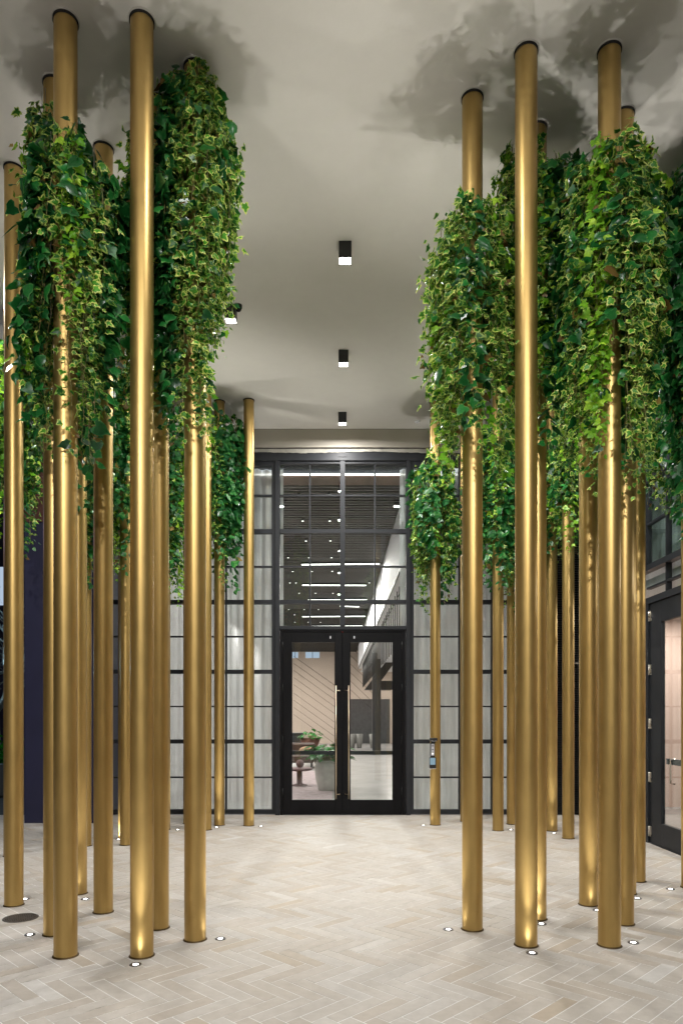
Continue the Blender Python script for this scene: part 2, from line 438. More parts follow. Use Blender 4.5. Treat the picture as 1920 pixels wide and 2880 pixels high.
# double entrance door (parts of the facade bay, a thing of its own because it swings)
def leaf(root, xa, xb, gx0, gx1, hx, hinge_left):
    y0, y1 = FAC - .03, FAC + .03
    zb0, zt0 = .008, fz(1778); gz0, gz1 = fz(2250), fz(1807)
    d = MB()
    d.box(xa, gx0, y0, y1, zb0, zt0); d.box(gx1, xb, y0, y1, zb0, zt0)
    d.box(gx0, gx1, y0, y1, zb0, gz0); d.box(gx0, gx1, y0, y1, gz1, zt0)
    for s in (gx0, gx1 - .012): d.box(s, s + .012, y0 + .012, y1 - .012, gz0, gz1)
    if hinge_left: d.box(xb - .02, xb + .018, y1 + .001, y1 + .012, zb0, zt0)
    o = d.build('door_leaf', M['doorblk'], root, bevel=.002)
    MB().box(gx0 + .012, gx1 - .012, FAC - .004, FAC + .004, gz0, gz1).build('pane', M['glass'], o)
    h = MB().tube([(hx, y0 - .062, fz(2246)), (hx, y0 - .062, fz(1929))], .0105, 12)
    s = .055 if hinge_left else -.055
    for zz in (fz(1943), fz(2233)): h.tube([(hx, y0 - .062, zz), (hx + s, y0 - .062, zz), (hx + s, y0, zz)], .0085, 8)
    h.build('handle', M['brass'], o)
    pb = MB().box(gx0 - .02, gx1 + .02, y1 + .035, y1 + .075, fz(2124), fz(2113)); pb.box(gx0 - .03, gx0 - .001, y1, y1 + .034, fz(2124), fz(2113)); pb.box(gx1 + .001, gx1 + .03, y1, y1 + .034, fz(2124), fz(2113))
    pb.build('push_bar', M['black'], o)
    xs = gx1 + .055 if hinge_left else gx0 - .055
    xs = fx(929) if hinge_left else fx(995.7)
    MB().box(xs - .009, xs + .009, y0 - .010, y0 - .0005, fz(1797), fz(1790)).build('latch', M['plate'], o)
    hx0 = xa if hinge_left else xb
    for zz in (.35, 1.15, 1.95, 2.6):
        MB().tube([(hx0, y0 - .006, zz - .055), (hx0, y0 - .006, zz + .055)], .008, 8).build('hinge', M['black'], o)
dd = thing('double_door', 'pair of tall black framed glass entrance doors with long brass pull bars', 'door', (XC, FAC, 0))
jm = MB(); jm.box(fx(788.5), fx(794.6), FAC - .045, FAC + .045, 0, fz(1772.5)); jm.box(fx(1129.5), fx(1139.5), FAC - .045, FAC + .045, 0, fz(1772.5))
jm.box(fx(794.8), fx(1129.3), FAC - .045, FAC + .045, fz(1777.5), fz(1772.5)); jm.box(fx(794.8), fx(1129.3), FAC - .05, FAC + .05, -.001, .006)
jm.build('door_frame', M['doorblk'], dd)
leaf(dd, fx(795), fx(961.8), fx(819.5), fx(942.7), fx(944.8), True)
leaf(dd, fx(963), fx(1129), fx(983), fx(1105), fx(980), False)

# black louvred panel right of the right-hand window
t = thing('louvre_panel', 'black louvred metal panel in the corner right of the curtained windows', 'wall panel', (fx(1575), FAC, 0))
lv = MB(); lv.box(right_edge + .01, 3.74, FAC + .02, FAC + .1, 0, 5.53)
z = .03
while z < 5.5:
    lv.prism([(right_edge + .012, FAC - .03, z), (right_edge + .012, FAC + .018, z + .022), (right_edge + .012, FAC + .018, z + .028), (right_edge + .012, FAC - .03, z + .006)], (3.72 - right_edge, 0, 0)); z += .036
lv.build('louvre', M['black'], t)
MB().box(fx(1612), fx(1630), FAC - .056, FAC - .034, fz(1868), fz(1865)).build('latch', M['steel'], t)

# ------------------------------------------------------------------ curtains
def curtain(x0, x1, label):
    vs, fs = [], []; n = int((x1 - x0) / .012); zs = [5.42, 4.4, 3.0, 1.5, .03]
    ph = random.uniform(0, 6)
    for i in range(n + 1):
        x = x0 + (x1 - x0) * i / n
        for k, z in enumerate(zs):
            a = .030 + .010 * math.sin(x * 1.7 + ph)
            y = FAC + .34 + a * math.sin(x * 2 * PI / .135 + .9 * math.sin(x * 4 + ph) + .22 * k) + .014 * math.sin(x * 2 * PI / .41 + k)
            vs.append((x, y, z))
    K = len(zs)
    for i in range(n):
        for k in range(K - 1): fs.append((i * K + k, i * K + k + 1, (i + 1) * K + k + 1, (i + 1) * K + k))
    t = thing('curtain', label, 'curtain', ((x0 + x1) / 2, FAC + .34, 5.42), 'curtains behind the side windows')
    raw('fabric', vs, fs, M['curtain'], t, t.location, smooth=True)
    MB().tube([(x0, FAC + .34, 5.45), (x1, FAC + .34, 5.45)], .014, 8).build('curtain_rail', M['black'], t)
curtain(-3.72, -.855, 'grey pleated sheer curtain behind the windows left of the double door')
curtain(.985, 3.30, 'grey pleated sheer curtain behind the windows right of the double door')

# ================================================================== LOBBY behind the glass
LB = 40.0; LH = 5.2
struct(MB().box(-4.0, 8.5, FAC - .04, LB + .4, -.028, -.001).build('lobby_floor', M['lobfloor']))
t = thing('lobby_back_wall', 'beige wall far inside the lobby seen through the door glass', 'wall', (0, LB, 0))
MB().box(-4.2, 8.5, LB, LB + .3, 0, 5.6).build('wall_face', M['beige'], t)
MB().box(fx(984, LB), fx(1095, LB), LB - .10, LB - .002, 0, fz(1967, LB)).build('dark_panel', M['charcoal'], t)
for a, b in ((822, 838), (859, 898)):  # glowing panels drawn for pale reflections in the door glass
    w = MB(); xa, xb, za, zb2 = fx(a, LB), fx(b, LB), fz(1851, LB), fz(1834.5, LB)
    w.box(xa, xb, LB - .03, LB - .002, za, zb2); o = w.build('reflection_panel', M['blueglow'], t)
    MB().box((xa + xb) / 2 - .015, (xa + xb) / 2 + .015, LB - .045, LB - .031, za, zb2).build('reflection_panel_bar', M['frame'], o)
t = thing('lobby_side_wall', 'white lobby wall running back behind the left curtain', 'wall', (-4.0, 25, 0))
MB().box(-4.2, -4.0, FAC + .5, LB, 0, 5.6).build('wall_face', M['white'], t)
t = thing('lobby_side_wall', 'white lobby wall running back on the right under the balcony', 'wall', (8.5, 25, 0))
MB().box(8.5, 8.7, FAC + .1, LB, 0, 5.6).build('wall_face', M['white'], t)
# slatted ceiling
bd = struct(MB().box(-4.0, 1.30, FAC + .42, LB, LH + .06, LH + .4).build('lobby_ceiling', M['slatgap']))
sl = MB(); y = FAC + .50
while y < LB:
    sl.box(-4.0, 1.08, y, y + .075, LH, LH + .055); y += .15 if y < 24 else .30
t = thing('slatted_ceiling', 'dark walnut slatted ceiling of the lobby above the doors', 'ceiling', (0, FAC + .5, LH))
sl.build('slat_row', M['slat'], t)
MB().box(-4.0, 1.30, FAC + .40, FAC + .415, LH - .005, fz(1336, 11.23)).build('front_beam', M['wood'], t)
t = thing('light_cove', 'pale lit cove with a bright line along the top of the lobby glass', 'ceiling light', (0, FAC + .42, 5.36))
MB().box(-3.8, 3.4, FAC + .43, FAC + .46, fz(1333, 11.2), 5.75).build('cove_face', M['white'], t)
MB().box(-3.8, 3.4, FAC + .385, FAC + .415, fz(1335, 11.2), fz(1331.5, 11.2)).build('light_strip', M['led'], t)
lamp('cove_lamp', 'AREA', (0, FAC + .40, 5.385), 9, (.80, .88, 1), t, 5.5, sizey=.02, target=(0, FAC + .46, 5.75))
# white balcony face receding on the right
t = thing('balcony', 'long white balcony face receding inside the lobby right of the slats', 'balcony', (1.1, 25, 0))
MB().box(1.10, 1.28, FAC + .43, 37.5, 4.07, LH + .05).build('balcony_face', M['white'], t)
MB().box(1.29, 8.5, FAC + .6, LB, 4.05, 4.06).build('soffit', M['white'], t)
MB().box(1.075, 1.098, FAC + .43, 37.5, 4.03, 4.075).build('edge_trim', M['black'], t)
dr = MB(); y = FAC + 1.2
while y < 34: dr.tube([(1.2, y, 2.9), (1.2, y, 4.03)], .012, 5); y += .55
dr.build('drop_rods', M['black'], t)
# ceiling lines of light, each one a lamp
LED = [(1581, 848, 1066), (1640, 850, 1029), (1682, 866, 1031), (1700, 955, 1010), (1730, 850, 1036), (1757, 876, 1022)]
names = ['nearest', 'second', 'third', 'short fourth', 'fifth', 'farthest']
for i, (py, a, b) in enumerate(LED):
    D = F * (LH - HC) / (HY - py)
    xa, xb = fx(a, D), min(fx(b, D), 1.0)
    t = thing('linear_light', f'{names[i]} white line of light across the dark slatted lobby ceiling, counted from the glass', 'ceiling light', ((xa + xb) / 2, D, LH - .02), 'lines of light in the lobby ceiling')
    sk = random.uniform(-.15, .15)
    w = MB().prism([(xa, D, LH - .05), (xb, D + sk, LH - .05), (xb, D + .05 + sk, LH - .05), (xa, D + .05, LH - .05)], (0, 0, .045)); w.build('housing', M['black'], t)
    w = MB().prism([(xa, D, LH - .062), (xb, D + sk, LH - .062), (xb, D + .05 + sk, LH - .062), (xa, D + .05, LH - .062)], (0, 0, .011)); w.build('diffuser', M['led'], t)
    lamp('line_lamp', 'AREA', ((xa + xb) / 2, D, LH - .08), 125, (1, .93, .86), t, max(.6, xb - xa), sizey=.1, target=((xa + xb) / 2, D, 0))
spots = [(840, 1392), (926, 1391), (851, 1464.5), (927, 1464.5), (860, 1521), (929, 1520.5), (810, 1568), (932, 1568), (869, 1568), 
         (823, 1607), (877, 1607), (934, 1606), (815, 1639), (832, 1639), (841, 1668), (887, 1668), (936, 1668), (812, 1714), (855, 1714), (895, 1714), (828, 1729), (829, 1750), (866, 1750), (901, 1750), (1038, 1639), (1060, 1690)]
row = {}
pt = None
for i, (px, py) in enumerate(spots):
    D = F * (LH - .03 - HC) / (HY - py); x = fx(px, D)
    if x > 1.0: continue
    if pt is None:
        pt = thing('ceiling_spotlight', 'small round white spotlight among many dotted over the dark slatted lobby ceiling', 'ceiling light', (x, D, LH - .03), 'small spotlights in the lobby ceiling')
        MB().lathe(x, D, [(.03, LH - .035), (.03, LH + .02)], 14).build('housing', M['black'], pt)
        MB().lathe(x, D, [(.021, LH - .040), (.021, LH - .036)], 14).build('lens', M['tinyled'], pt)
    else:
        copy_tree(pt, (x, D, LH - .03), pt['label'])
# general lobby fill light: bare area lamps added without fixtures
for x, y, p in ((-3.2, 14, 100), (-3.2, 20, 110), (-3.2, 28, 140), (-2.5, 35, 300), (3.0, 37.5, 40), (2.6, 34.5, 70), (4.6, 15, 110), (4.6, 24, 130)):
    t = None
    lamp('lobby_fill', 'AREA', (x, y, 4.0 if x > 1 else LH - .1), p * (1.6 if x < 4 else .75), (1, .92, .86), None, .6, target=(x, y, 0))
# stair and posts deep in the lobby
D = 33.0
t = thing('stair', 'black stair flight sloping up to the right deep inside the lobby', 'stair', (fx(1070, D), D, 0))
P = lambda x, y, d=D: (fx(x, d), d, fz(y, d))
MB().prism([P(1026, 1939), P(1103, 1838), P(1103, 1872), P(1072, 1915), P(1103, 1915), P(1103, 1940)][:6], (0, 1.2, 0)).build('stringer', M['black'], t)
rl = MB(); rl.tube([P(1020, 1900, D - .1), P(1103, 1795, D - .1)], .025, 6); rl.tube([P(1020, 1880, D - .1), P(1103, 1775, D - .1)], .02, 6)
rl.build('rail', M['black'], t)
for xp, D2, lab in ((1053.5, 28.0, 'black square post in the lobby nearest the stair'), (1064, 31.0, 'dark post standing deeper in the lobby behind the stair foot')):
    x = fx(xp, D2)
    MBo = MB().box(x - .10, x + .10, D2 - .1, D2 + .1, 0, LH if x < 1.2 else 4.04).build('lobby_post', M['black'], None, (x, D2, 0), .01)
    tag(MBo, lab, 'post')
# slanting shadow lines on the back wall, modelled as thin dark rods
t = thing('shadow_rods', 'thin dark rods standing in for shadow lines slanting across the beige lobby wall', 'shadow_lines', (fx(890, LB), LB - .4, 1))
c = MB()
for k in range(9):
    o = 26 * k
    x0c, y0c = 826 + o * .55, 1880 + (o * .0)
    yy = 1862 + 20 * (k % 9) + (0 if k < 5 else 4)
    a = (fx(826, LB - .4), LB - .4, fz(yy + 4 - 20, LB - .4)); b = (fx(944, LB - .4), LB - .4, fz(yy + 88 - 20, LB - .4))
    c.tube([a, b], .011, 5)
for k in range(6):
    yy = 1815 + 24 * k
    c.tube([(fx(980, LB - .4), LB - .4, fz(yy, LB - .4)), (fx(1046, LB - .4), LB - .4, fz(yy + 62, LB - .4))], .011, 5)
c.build('shadow_rod', M['charcoal'], t)  # dark rods drawn for the shadow lines

# lobby furniture -------------------------------------------------
def big_plant(root, cx, cy, z0, spread, height, n, mat, name='foliage', seed=1):
    rn = random.Random(seed); vs, fs = [], []; st = MB()
    for i in range(n):
        a = rn.uniform(0, 2 * PI); el = rn.uniform(.25, 1.35); L = height * rn.uniform(.5, 1.05)
        dirv = Vector((math.cos(a) * math.cos(el), math.sin(a) * math.cos(el), math.sin(el)))
        mid = Vector((cx, cy, z0)) + dirv * L * .62
        st.tube([(cx, cy, z0), tuple(mid)], .005, 4)
        tip = mid + Vector((dirv.x, dirv.y, dirv.z * .2 - .35)).normalized() * L * .42
        side = dirv.cross(Vector((0, 0, 1))).normalized() * L * .13
        b = len(vs); pm = (mid + tip) / 2 + Vector((0, 0, .03))
        vs += [tuple(mid), tuple(pm + side), tuple(tip), tuple(pm - side), tuple(pm - Vector((0, 0, .02)))]
        fs += [(b, b + 1, b + 4), (b + 1, b + 2, b + 4), (b + 2, b + 3, b + 4), (b + 3, b, b + 4)]
    raw(name, vs, fs, mat, root, parent_origin(root))
    st.build('stalks', M['stem'], root)
def pot(root, cx, cy, prof, mat):
    o = MB().lathe(cx, cy, prof, 40, False).build('pot', mat, root); return o
D = 14.35; x = fx(921, D)
t = thing('potted_plant', 'large pale concrete planter with leafy green plant just inside the left door', 'plant', (x, D, 0))
pot(t, x, D, [(.001, .005), (.17, .005), (.19, .02), (.245, .25), (.262, .42), (.245, .56), (.222, .62), (.20, .62), (.205, .55), (.001, .545)], M['potm'])
MB().lathe(x, D, [(.2, .548), (.2, .556)], 24).build('soil', M['soil'], t)
big_plant(t, x, D, .55, .3, .72, 120, M['leafD'], 'foliage', 3)
for px, lab in ((990, 'pale pot farthest left of three against the dark lobby panel'), (1010, 'pale pot in the middle of three against the dark lobby panel'), (1048, 'pale pot standing right of the other two by the dark lobby post')):
    D = 34.; x = fx(px, D)
    t = thing('floor_pot', lab, 'pot', (x, D, 0), 'pale pots by the dark lobby panel')
    pot(t, x, D, [(.001, 0), (.11, 0), (.15, .3), (.175, .68), (.155, .68), (.14, .5), (.001, .5)], M['greypot'])
    MB().lathe(x, D, [(.14, .50), (.145, .515)], 18).build('soil', M['soil'], t)
D = 20.5; xa, xb = fx(800, D), fx(884, D)
t = thing('sofa', 'low brown leather sofa in the lobby behind the round table', 'sofa', ((xa + xb) / 2, D, 0))
MB().box(xa, xb, D, D + .75, .16, .40).build('seat', M['leather'], t, bevel=.05)
MB().box(xa, xb, D + .755, D + .95, .16, .72).build('backrest', M['leather'], t, bevel=.05)
MB().box(xb + .002, xb + .2, D, D + .95, .12, .55).build('armrest', M['leather'], t, bevel=.04)
for q, (sx, sy) in enumerate(((xa + .1, D + .1), (xb - .1, D + .1), (xa + .1, D + .85), (xb - .1, D + .85))): MB().tube([(sx, sy, 0), (sx, sy, .16)], .02, 6).build('leg', M['black'], t)
o = MB().sphere((xb - .25, D + .45, .50), .17, sq=(1.3, .7, .75)).build('cushion', M['tan'], None, (xb - .25, D + .45, .40)); tag(o, 'tan cushion lying on the brown lobby sofa', 'cushion')
D = 15.3; x = fx(842, D)
t = thing('round_table', 'low mauve round pedestal table near the big planter', 'table', (x, D, 0))
MB().lathe(x, D, [(.001, .33), (.22, .335), (.285, .36), (.29, .385), (.26, .40), (.001, .40)], 32, False).build('tabletop', M['mauve'], t)
MB().lathe(x, D, [(.17, .0), (.17, .03), (.06, .06), (.06, .331)], 24).build('pedestal', M['mauve'], t)
o = MB().sphere((x + .01, D, .488), .088).build('ball', M['mauve'], None, (x, D, .4)); tag(o, 'dark round ball resting on the low round lobby table', 'ball')
D = 26.; xa, xb = fx(805, D), fx(851, D)
t = thing('reception_desk', 'black desk box at the left behind the lobby sofa', 'desk', ((xa + xb) / 2, D, 0))
MB().box(xa, xb, D, D + .6, 0, .88).build('body', M['black'], t, bevel=.01); MB().box(xa - .03, xb + .03, D - .04, D + .64, .882, .915).build('desktop', M['charcoal'], t)
D = 24.; x = fx(872, D)
t = thing('planter_bowl', 'terracotta bowl planter with green leaves behind the lobby sofa', 'plant', (x, D, 0))
pot(t, x, D, [(.001, 0), (.1, 0), (.2, .35), (.36, .78), (.33, .78), (.001, .70)], M['brick'])
big_plant(t, x, D, .72, .4, .62, 44, M['leafD'], 'foliage', 9)
MB2 = MB().box(-3.2, -.1, 12.6, 19.5, -.0005, .010).build('rug', M['rug'], None, (-1.6, 16, 0)); tag(MB2, 'greyish pink woven rug on the lobby floor under the round table', 'rug')
D = 29.; x = fx(965, D)
t = thing('exit_sign', 'small white sign with red light hanging over the lobby far behind the doors', 'sign', (x, D, 4.9))
MB().box(x - .28, x + .28, D, D + .06, 4.99, 5.14).build('housing', M['white'], t); MB().box(x - .17, x + .17, D - .01, D - .001, 4.93, 4.985).build('lit_panel', M['redlit'], t)
MB().tube([(x, D + .03, 5.14), (x, D + .03, 5.2)], .01, 6).build('stem', M['black'], t)

# ================================================================== RIGHT SIDE STOREFRONT
SX = 3.76
def sd(px): return SX * F / (px - CX)       # depth of a picture column on the side wall
ss = thing('side_storefront', 'dark framed glass storefront wall along the right with greenish upper panes', 'glass front', (SX, 9, 0))
ybeg, yend = 2.2, FAC - .055
dj0, dj1 = sd(1824), sd(1838)
ZR = [.035, 1.12, 2.19, 3.29, 4.35, 5.40]
ZB = [.58, 1.66, 2.73, 3.82, 4.89]
def yz_box(m, y0, y1, z0, z1, t=.05): m.box(SX - t, SX + t, y0, y1, z0, z1)
m = MB()
door_y0, door_y1 = dj1 - .93, dj1
segs = [(ybeg, door_y0 - .10), (dj0, yend)]
for a, b in segs:
    for z in ZR: yz_box(m, a, b, z - .035, z + .035)
    for z in ZB: yz_box(m, a, b, z - .0115, z + .0115, .03)
for z in ZR[3:]: yz_box(m, door_y0 - .10, dj0, z - .035, z + .035, .051)
for z in ZB[3:] + [3.05]: yz_box(m, door_y0 - .10, dj0, z - .0115, z + .0115, .03)
for z0, z1 in ((0, 5.58),):
    yz_box(m, yend - .06, yend, z0, z1, .054); yz_box(m, ybeg - .06, ybeg, z0, z1, .054)
vy = dj0 + .46
while vy < yend - .1: yz_box(m, vy - .011, vy + .011, .07, 5.4, .033); vy += .46
vy = sd(1880)
while vy > ybeg + .1:
    yz_box(m, vy - .011, vy + .011, 2.9 if door_y0 - .1 < vy < dj0 else .07, 5.4, .033); vy -= .46
yz_box(m, dj0 - .012, dj0 + .012, 3.33, 5.4, .034)
m.build('frame', M['frame'], ss)
MB().box(SX - .005, SX + .003, ybeg, door_y0 - .1, .06, 5.42).build('pane', M['glass'], ss)
MB().box(SX - .005, SX + .003, door_y0 - .1, dj0, 2.93, 5.42).build('pane', M['glass'], ss)
MB().box(SX - .005, SX + .003, dj0, yend, .06, 5.42).build('pane', M['glass'], ss)
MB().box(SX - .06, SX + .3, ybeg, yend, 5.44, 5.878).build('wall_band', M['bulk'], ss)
sdoor = thing('side_door', 'black framed glass door with steel hinges and silver pull in the right-hand storefront', 'door', (SX, dj1, 0))
jm = MB(); jm.box(SX - .07, SX + .06, dj1 + .004, dj0 - .001, 0, 2.92); jm.box(SX - .07, SX + .06, door_y0 - .099, door_y0 - .004, 0, 2.92)
jm.box(SX - .07, SX + .06, door_y0 - .003, dj1 + .003, 2.845, 2.92); jm.box(SX - .055, SX + .055, door_y0 - .003, dj1 + .003, -.001, .008)
jm.build('door_frame', M['frame'], sdoor)
gy1, gy0 = sd(1869), door_y0 + .13
d = MB(); a, b = SX - .045, SX + .005
d.box(a, b, gy1, dj1, .012, 2.84); d.box(a, b, door_y0, gy0, .012, 2.84); d.box(a, b, gy0, gy1, .012, .27); d.box(a, b, gy0, gy1, 2.60, 2.84)
lf = d.build('door_leaf', M['frame'], sdoor, bevel=.002)
MB().box(SX - .025, SX - .015, gy0, gy1, .27, 2.60).build('pane', M['glass'], lf)
MB().box(SX + .03, SX + .075, gy0 - .02, gy1 + .03, .955, 1.02).build('push_bar', M['black'], lf)
MB().tube([(a, sd(1909), 1.03), (a - .05, sd(1909), 1.03), (a - .05, sd(1909), .76), (a, sd(1909), .76)], .010, 10).build('handle', M['steel'], lf)
for z in (2.70, 2.06, 1.42, .785, .143):
    h = MB().box(a - .008, a - .0005, dj1 - .045, dj1 - .004, z - .06, z + .06); h.tube([(a - .012, dj1 + .002, z - .06), (a - .012, dj1 + .002, z + .06)], .010, 8)
    h.build('hinge', M['steel'], lf)
# room behind the storefront
t = thing('side_room_wall', 'blush coloured wall lit behind the glass of the right-hand door', 'wall', (6.5, 8, 0))
w = MB(); w.box(7.0, 7.2, 2, 12.4, 0, 3.2); w.box(SX + .35, 7.0, FAC + .9, FAC + 1.1, 0, 3.2); w.box(SX + .3, 7, 1.9, 2.05, 0, 3.2)
w.build('wall_face', M['pink'], t)
pn = MB()
for k in range(10): pn.box(6.985, 6.999, 2.2 + k * 1.0, 2.215 + k * 1.0, 0, 3.2)
pn.build('panel_joint', M['wood'], t)
struct(MB().box(SX - .02, 7.0, 2, FAC + .9, -.027, -.0015).build('side_room_floor', M['lobfloor']))
struct(MB().box(SX + .31, 7.0, 2, FAC + .9, 3.2, 3.3).build('side_room_ceiling', M['white']))
bl = thing('reflection_backing', 'grey green sheet standing in for reflections in the upper panes of the right-hand storefront', 'backing', (SX + .2, 7, 3.3))
MB().box(SX + .16, SX + .17, ybeg, yend, 3.32, 5.42).build('reflection_sheet', M['backing'], bl)  # tinted sheet gives the upper panes their reflected tone
t = thing('room_ceiling_light', 'round white ceiling lamp glowing inside the room behind the right-hand door', 'ceiling light', (5.2, 8.9, 3.2))
MB().lathe(5.2, 8.9, [(.16, 3.15), (.16, 3.199)], 24).build('housing', M['white'], t); MB().lathe(5.2, 8.9, [(.14, 3.14), (.14, 3.149)], 24).build('diffuser', M['led'], t)
for x, y in ((5.2, 8.9), (5.2, 6.0), (5.4, 10.8)): lamp('room_lamp', 'AREA', (x, y, 3.1), 55, (1, .93, .88), None, .5, target=(x, y, 0))

# ================================================================== LEFT: navy pier and the evening street
d0 = 9.96
t = thing('navy_pier', 'tall dark navy panelled pier left of the curtained windows', 'wall', (fx(168, d0), d0, 0))
xa, xb = fx(68, d0), fx(266, d0)
MB().box(xa, xb, d0, FAC + .5, 0, 4.25).build('panel', M['navy'], t, bevel=.004)
MB().box(xa - .002, xb + .002, d0 - .01, FAC + .5, 4.253, 5.6).build('terracotta_band', M['brick'], t)
sm = MB()
for k in range(1, 3): sm.box(xa + (xb - xa) * k / 3 - .003, xa + (xb - xa) * k / 3 + .003, d0 - .0025, d0 - .0005, .05, 4.2)
sm.build('panel_joint', M['black'], t)
def hedge(cx, cy, label):
    t = thing('planter_hedge', label, 'plant', (cx, cy, 0))
    b = MB(); b.box(cx - .9, cx + .9, cy - .35, cy + .35, 0, .62); b.build('planter_box', M['charcoal'], t, bevel=.02)
    rn = random.Random(5); vs, fs = [], []
    for i in range(1600):
        x, y, z = cx + rn.gauss(0, .42), cy + rn.gauss(0, .16), .62 + abs(rn.gauss(0, .22))
        u = Vector((rn.gauss(0, 1), rn.gauss(0, 1), rn.gauss(0, .7))).normalized() * .035; w = Vector((rn.gauss(0, 1), rn.gauss(0, 1), rn.gauss(0, 1))).cross(u).normalized() * .02
        p = Vector((x, y, z)); k = len(vs)
        vs += [tuple(p - u), tuple(p + w), tuple(p + u), tuple(p - w)]; fs.append((k, k + 1, k + 2, k + 3))
    raw('foliage', vs, fs, M['leafD'], t, t.location)
hedge(-6.6, 13.6, 'dark box planter with a low green hedge outside beyond the navy pier')
def bare_tree(cx, cy, h, label):
    t = thing('bare_tree', label, 'tree', (cx, cy, 0)); rn = random.Random(21); tb, br = MB(), MB()
    tb.tube([(cx, cy, 0), (cx + .05, cy, h * .2), (cx, cy + .04, h * .36)], .10, 10, .07)
    def grow(p, d, L, r, lv):
        p = Vector(p); q = p + d * L * .5 + Vector((rn.gauss(0, .05), rn.gauss(0, .05), 0)); e = p + d * L
        br.tube([tuple(p), tuple(q), tuple(e)], r, 5, r * .55)
        if lv < 5:
            for _ in range(3 if lv < 3 else 2):
                nd = (d + Vector((rn.gauss(0, .5), rn.gauss(0, .5), rn.gauss(.05, .4)))).normalized(); grow(e, nd, L * rn.uniform(.6, .85), r * .55, lv + 1)
    for k in range(4): grow((cx, cy + .03, h * .34), Vector((rn.gauss(0, .6), rn.gauss(0, .6), .8)).normalized(), h * .22, .05, 0)
    tb.build('trunk', M['bark'], t); br.build('branches', M['bark'], t)
bare_tree(-7.1, 14.6, 4.6, 'leafless pale tree in cool light outside at the far left')
t = thing('street_building', 'dark building across the street at the far left', 'building', (-12, 24, 0))
MB().box(-22, -8.2, 24, 30, 0, 9).build('wall', M['navy'], t)
wn = MB()
for k in range(3):
    o = MB().box(-11.6 + k * 1.2, -10.9 + k * 1.2, 23.97, 23.998, 5.3, 6.6).build('window', M['blueglow'], t)
lamp('street_lamp_light', 'POINT', (-7.6, 12.6, 2.6), 60, (.45, .8, 1), None, radius=.15)
lamp('street_lamp_light', 'POINT', (-6.6, 8.6, 4.2), 14, (.45, .42, 1), None, radius=.2)

# ================================================================== GOLD COLUMNS
# name: (picture x of axis, picture y of base front edge, label)
COLS = {
 'L1': (39, 2553, 'gold column nearest the left edge of the photo, just behind the round drain'),
 'L1c': (30, 2412, 'ivy hung gold column mostly hidden behind the column at the left edge'),
 'L2': (153, 2637, 'gold column half hidden at the left by the foremost ivy column, with a floor light on its left'),
 'L3': (184.5, 2699.7, 'foremost left gold column rising through hanging ivy at mid height'),
 'L4': (220, 2519.7, 'gold column peeking out right behind the foremost left ivy column, brightly lit at its foot'),
 'L5': (239, 2383, 'slim far gold column in the gap between the foremost left ivy column and the free standing one'),
 'L6': (290.5, 2573, 'gold column standing free between the left ivy columns and the tall bare column'),
 'L7': (355, 2380, 'distant gold column just left of the tall bare column on the left'),
 'L7b': (349, 2361.7, 'farther gold column showing only as a sliver behind the distant one left of the tall bare column'),
 'L8': (399, 2699.7, 'tall bare gold column on the left with a glowing floor light at its foot'),
 'L9': (446, 2619, 'gold column overlapped at its left by the tall bare left column'),
 'L9b': (463, 2336, 'far gold column showing as a thin bright edge right of the overlapped left column'),
 'L10': (548.7, 2653, 'innermost front gold column on the left with dense ivy up to the ceiling'),
 'L10b': (530, 2319, 'gold column by the windows hidden behind the innermost left ivy column'),
 'L11': (579.5, 2337, 'far gold column whose left half hides behind the innermost left ivy column'),
 'L12': (617, 2323.7, 'far left gold column with a dark ivy sleeve in front of the curtained windows'),
 'L13': (699.6, 2325, 'far bare gold column nearest the double door on its left'),
 'R1': (1223.6, 2323, 'far gold column right of the double door carrying the intercom'),
 'R1b': (1308, 2312.7, 'gold column by the windows hidden behind the innermost right ivy column'),
 'R2': (1327.7, 2623, 'innermost front gold column on the right rising out of low ivy'),
 'R3': (1400, 2339, 'far ivy hung gold column right of the innermost right column'),
 'R4': (1439, 2320.7, 'far gold column just left of the tall bare right column, by the last curtain'),
 'R5': (1479, 2669, 'tall bare gold column on the right with a glowing floor light at its foot'),
 'R6': (1508, 2592.5, 'gold column half hidden on the right of the tall bare right column'),
 'R7': (1551, 2340, 'far gold column with a brightly lit foot in front of the black louvres'),
 'R8': (1597.5, 2361.7, 'gold column standing alone in the black gap of the louvres'),
 'R9': (1654, 2552, 'gold column with a lit foot left behind the foremost right ivy column'),
 'R10': (1713, 2669.7, 'foremost right gold column rising through the widest ivy sleeve'),
 'R11': (1752.6, 2606.6, 'gold column overlapped on its left by the foremost right ivy column'),
 'R11b': (1763, 2519.7, 'gold column showing as a sliver right behind the overlapped right column'),
 'R12': (1791, 2484, 'gold column before the hinge side of the glass side door'),
 'R13': (1940, 2502.5, 'gold column cut off by the right edge of the photo, in front of the side door'),
 'R14': (1968, 2568, 'ivy hung gold column just beyond the right edge of the photo'),
}
CR = .0715
POS = {}
for k, (px, py, lab) in COLS.items():
    d = floor_d(py) + CR * .98
    POS[k] = (fx(px, d), d)
first = None
